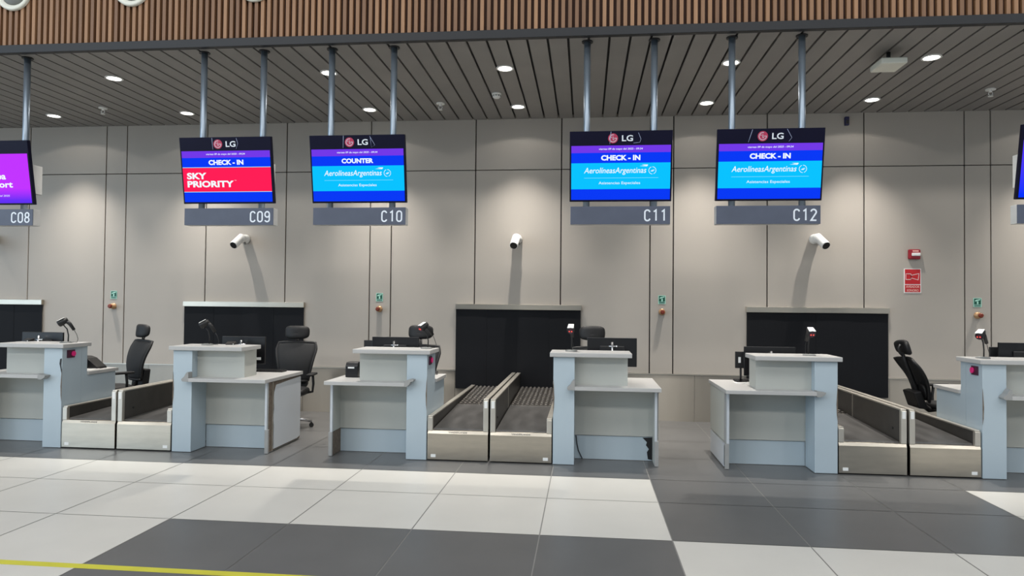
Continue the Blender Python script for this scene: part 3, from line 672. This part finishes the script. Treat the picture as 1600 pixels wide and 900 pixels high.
    mb = MB(); mb.box(-.10, .10, -.12, .12, .39, .43); mb.tube([(0, 0, .39), (0, 0, .24)], .026, 14); mb.tube([(0, 0, .25), (0, 0, .10)], .036, 14); mb.build('column', 'chair_black', t, bevel=.004)
    for k in range(5):
        a = 2*math.pi*k/5 + .3; d = Vector((math.cos(a), math.sin(a), 0)); nn = Vector((-d.y, d.x, 0))
        mb = MB(); mb.tube([d*.02 + Vector((0, 0, .115)), d*.16 + Vector((0, 0, .105)), d*.29 + Vector((0, 0, .075))], [.026, .022, .015], 10); lg = mb.build('base_leg', 'chrome', t)
        mb = MB(); c = d*.285 + Vector((0, 0, .028))
        for q in (-1, 1): mb.tube([c + nn*q*.008, c + nn*q*.024], .0275, 14)
        mb.tube([c + Vector((0, 0, .02)), c + Vector((0, 0, .05))], .008, 8); mb.build('caster', 'black', lg)
    return t
ch0 = make_chair()
def place_chair(x, y, rz, label, first=[True], recline=0, head=0):
    o = ch0 if first[0] else copy_tree(ch0); first[0] = False
    o.location = (x, y, 0); o.rotation_euler = (0, 0, rz); o['label'] = label
    if head:
        for c in [k for k in COL.objects if k.parent == o and k.name.split('.')[0] == 'headrest']: c.location.z += head
    if recline:
        for c in [k for k in COL.objects if k.parent == o and k.name.split('.')[0] in ('backrest', 'headrest', 'back_spine', 'lumbar_pad', 'back_bracket')]:
            P = Vector((0, .16, .46)); c.matrix_local = Matrix.Translation(P) @ Matrix.Rotation(-recline, 4, 'X') @ Matrix.Translation(-P)
    return o
place_chair(-3.70, -1.32, R(8), 'black mesh office chair behind the right end of the C09 desk')
place_chair(-5.98, -1.45, R(-32), 'black office chair turned sideways behind the C08 desk')
place_chair(-2.06, -1.62, R(-4), 'black office chair hidden by the C10 desk monitor, headrest just showing', head=.04)
place_chair(.105, -1.50, R(3), 'black office chair behind the C11 desk, headrest above the monitor', head=.05)
place_chair(4.15, -1.30, R(90), 'black office chair leaning back in profile left of the right edge desk', recline=R(12))

# ------------------------------------------------------------------ equipment on the desks
def monitor(x0, x1, ztop, label, y=-2.27, rz=0., lab=False):
    w = (x1 - x0); cx = (x0+x1)/2; hh = .305
    t = thing('monitor', (cx, y, .7825), label, 'monitor', 'black monitors seen from behind', rz)
    zt = ztop - .7825; zb_ = zt - hh
    mb = MB(); mb.box(-w/2, w/2, .0, .022, zb_, zt); p = mb.build('display_panel', 'black_gloss', t, bevel=.004)
    mb = MB(); mb.box(-w/2 + .01, w/2 - .01, .022, .0225, zb_ + .02, zt - .01); mb.build('screen', 'black_gloss', p)
    mb = MB(); mb.box(-.13, .13, -.022, .0, zb_ + .05, zb_ + .22); mb.build('rear_housing', 'black', p, bevel=.008)
    if lab: mb = MB(); mb.box(w/2 - .10, w/2 - .045, -.0015, 0, zb_ + .045, zb_ + .075); mb.build('sticker', 'white', p)
    mb = MB(); mb.tube([(0, -.060, .006), (0, -.060, zt - .04)], .013, 14); mb.build('stand_pole', 'chrome', t)
    mb = MB(); mb.tube([(0, -.060, zt - .09), (.0, -.02, zt - .09)], .010, 10); mb.tube([(-.035, -.062, zt - .085), (.04, -.062, zt - .085)], .008, 10); mb.ball((.045, -.062, zt - .085), .012, 8); mb.build('clamp', 'chrome', t)
    mb = MB(); mb.box(-.07, .07, -.09, .06, 0, .008); mb.build('stand_base', 'black', t, bevel=.003)
monitor(-6.52, -6.005, 1.205, 'black monitor seen from behind on the C08 desk, left of its barcode scanner', lab=False)
monitor(-4.07, -3.565, 1.19, 'black monitor seen from behind on the C09 desk with a white sticker', lab=True)
monitor(-2.335, -1.81, 1.21, 'black monitor seen from behind on the C10 desk')
monitor(.022, .545, 1.235, 'black monitor seen from behind on the C11 desk, overhanging the counter end')
monitor(1.648, 2.165, 1.166, 'black monitor seen from behind on the C12 desk')
monitor(4.135, 4.66, 1.245, 'black monitor seen from behind on the desk at the right edge')

def scanner(x, y, rz, label, lit=True, cable=True, glow_='red_led'):
    t = thing('barcode_scanner', (x, y, 1.1105), label, 'barcode scanner', 'hands-free barcode scanners on stands', rz)
    mb = MB(); mb.tube([(0, 0, 0), (0, 0, .006), (0, 0, .014)], [.062, .062, .045], 28); mb.build('stand_base', 'smoke_grey', t)
    mb = MB(); mb.tube([(0, .02, .012), (0, .022, .08), (0, .008, .15), (0, -.035, .205)], .0065, 10); mb.build('stand_stem', 'black', t)
    a = Vector((0, -.075, .205)); b_ = Vector((0, .0, .252)); d = (b_ - a).normalized()
    mb = MB(); mb.tube([a, a + d*.012, a + d*.06, a + d*.10], [.034, .038, .032, .022], 18); 
    mb.tube([Vector((0, -.005, .245)), Vector((0, .035, .205)), Vector((0, .075, .14))], [.022, .019, .016], 12); hd = mb.build('head', 'black', t)
    mb = MB(); nn = Vector((0, -d.z, d.y)); c = a + d*.045 + nn*.034
    mb.prism([c + Vector((-.033, 0, -.003)) - d*.036, c + Vector((.033, 0, -.003)) - d*.036, c + Vector((.028, 0, -.006)) + d*.042, c + Vector((-.028, 0, -.006)) + d*.042], nn*.006); mb.build('top_label', 'white', hd, bevel=.003)
    mb = MB(); mb.tube([a - d*.003, a], .027, 18); mb.build('scan_window', 'plum' if lit else 'black_gloss', hd)
    if lit:
        mb = MB()
        for q in (-1, 1): mb.tube([a + Vector((q*.012, 0, 0)) - d*.006, a + Vector((q*.012, 0, 0)) - d*.003], .006, 10)
        mb.build('aiming_light', glow_, hd)
    if cable:
        mb = MB(); mb.tube([(0, .075, .14), (.0, .10, .09), (.006, .115, .04), (.006, .105, .005), (.0, .06, .006)], .0028, 8); mb.build('cable', 'black', t)
scanner(-5.69, -2.62, R(-62), 'black barcode scanner on a stand on the C08 counter, facing left', lit=False)
scanner(-4.06, -2.60, R(-66), 'barcode scanner with pale top, tilted on its stand on the C09 counter', lit=False)
scanner(-1.655, -2.58, R(-48), 'barcode scanner on the right end of the C10 counter, in front of a chair headrest')
scanner(-.140, -2.62, R(-6), 'barcode scanner on the left end of the C11 counter against the black hatch')
scanner(2.182, -2.66, R(4), 'barcode scanner facing forward on the C12 counter against the black hatch')
scanner(3.80, -2.62, R(-52), 'red-lit barcode scanner on the counter at the right edge')

def small_screen(x, z0, z1, label, w=.12, y=-2.16, lab=False):
    t = thing('document_reader', (x, y, .7825), label, 'document reader', 'small black readers beside the monitors')
    mb = MB(); mb.box(-w/2, w/2, -.012, .012, z0 - .7825, z1 - .7825); c = mb.build('case', 'black', t, bevel=.005)
    mb = MB(); mb.tube([(0, .012, .004), (0, .012, z0 - .77)], .011, 10); mb.build('stem', 'black', t)
    mb = MB(); mb.box(-.05, .05, -.045, .055, 0, .01); mb.build('foot', 'black', t, bevel=.003)
    if lab: mb = MB(); mb.box(-w/2 + .03, -w/2 + .055, -.014, -.012, (z0+z1)/2 - .7825 - .03, (z0+z1)/2 - .7825 + .03); mb.build('sticker', 'white', c)
small_screen(1.64, .93, 1.105, 'small black reader left of the C12 monitor with a pale sticker', lab=True)
small_screen(4.165, 1.0, 1.195, 'small black reader left of the monitor at the right edge')
small_screen(-2.40, 1.0, 1.165, 'small black reader left of the C10 monitor')
def keyboard(x, y, rz, label, paper):
    t = thing('keyboard', (x, y, .7825), label, 'keyboard', 'keyboards on the low worktops', rz)
    mb = MB(); mb.box(-.20, .20, -.065, .065, 0, .018); mb.build('case', 'black', t, bevel=.004)
    mb = MB()
    for i in range(14):
        for j in range(5): mb.box(-.188 + i*.027, -.166 + i*.027, -.056 + j*.023, -.037 + j*.023, .018, .023)
    mb.build('keys', 'black_gloss', t)
keyboard(-3.62, -2.07, 0, 'black keyboard on the low worktop of the C09 desk', 0)
keyboard(1.79, -2.06, R(-3), 'black keyboard on the low worktop of the C12 desk', 0)
t = thing('label_printer', (-2.487, -2.42, .7825), 'small black printer box on the low worktop of the C10 desk', 'printer')
mb = MB(); mb.prism([(-.07, -.075, 0), (-.07, -.075, .12), (-.07, -.045, .16), (-.07, .075, .16), (-.07, .075, 0)], (.14, 0, 0)); c = mb.build('case', 'black_gloss', t, bevel=.008)
mb = MB(); mb.box(-.04, .03, -.0775, -.075, .095, .112); mb.build('front_label', 'paper', c)
mb = MB(); mb.box(-.0735, -.0700, -.04, .0, .03, .065); mb.build('side_switch', 'white', c)
t = thing('label_printer', (-5.80, -2.10, .7825), 'black slope-fronted printer on the low worktop of the C08 desk', 'printer')
mb = MB(); mb.prism([(.16, -.08, 0), (.155, -.08, .02), (.03, -.08, .12), (-.03, -.08, .14), (-.10, -.08, .145), (-.10, -.08, 0)], (0, .17, 0)); c = mb.build('case', 'black_gloss', t, bevel=.006)
mb = MB(); mb.box(-.07, .0, -.0825, -.08, .05, .10); mb.build('paper_door', 'black', c)
def paper(x, y, w, d, rz, label):
    t = thing('paper_sheet', (x, y, .7825), label, 'paper', None, rz)
    mb = MB(); mb.box(-w/2, w/2, -d/2, d/2, 0, .004); mb.build('stack', 'paper', t)
    mb = MB()
    for k in range(4): mb.box(-w/2 + .02, w/2 - .03, -d/2 + .03 + k*.04, -d/2 + .036 + k*.04, .004, .0045)
    mb.build('printed_lines', 'smoke_grey', t)
paper(-5.70, -2.25, .15, .2, R(8), 'white paper on the low worktop of the C08 desk')
paper(1.66, -2.24, .21, .15, R(5), 'white paper in front of the keyboard on the C12 desk')
def card_reader(x, y, z, rz, label):
    t = thing('card_reader', (x, y, z), label, 'card reader', 'small black card readers', rz)
    mb = MB(); mb.prism([(-.05, -.035, 0), (-.05, -.035, .012), (-.05, .035, .034), (-.05, .035, 0)], (.10, 0, 0)); c = mb.build('case', 'black_gloss', t, bevel=.003)
    mb = MB(); mb.tube([(.034, -.0355, .007), (.034, -.037, .007)], .005, 10); mb.build('indicator', 'white', c)
card_reader(-3.86, -2.47, 1.1105, R(10), 'small black card reader at the back edge of the C09 counter top')
card_reader(-6.27, -2.47, 1.1105, R(-12), 'small black card reader on the C08 counter top at the left edge')
card_reader(-1.70, -2.02, .7825, R(5), 'small black card reader on the low worktop behind the C10 pillar')
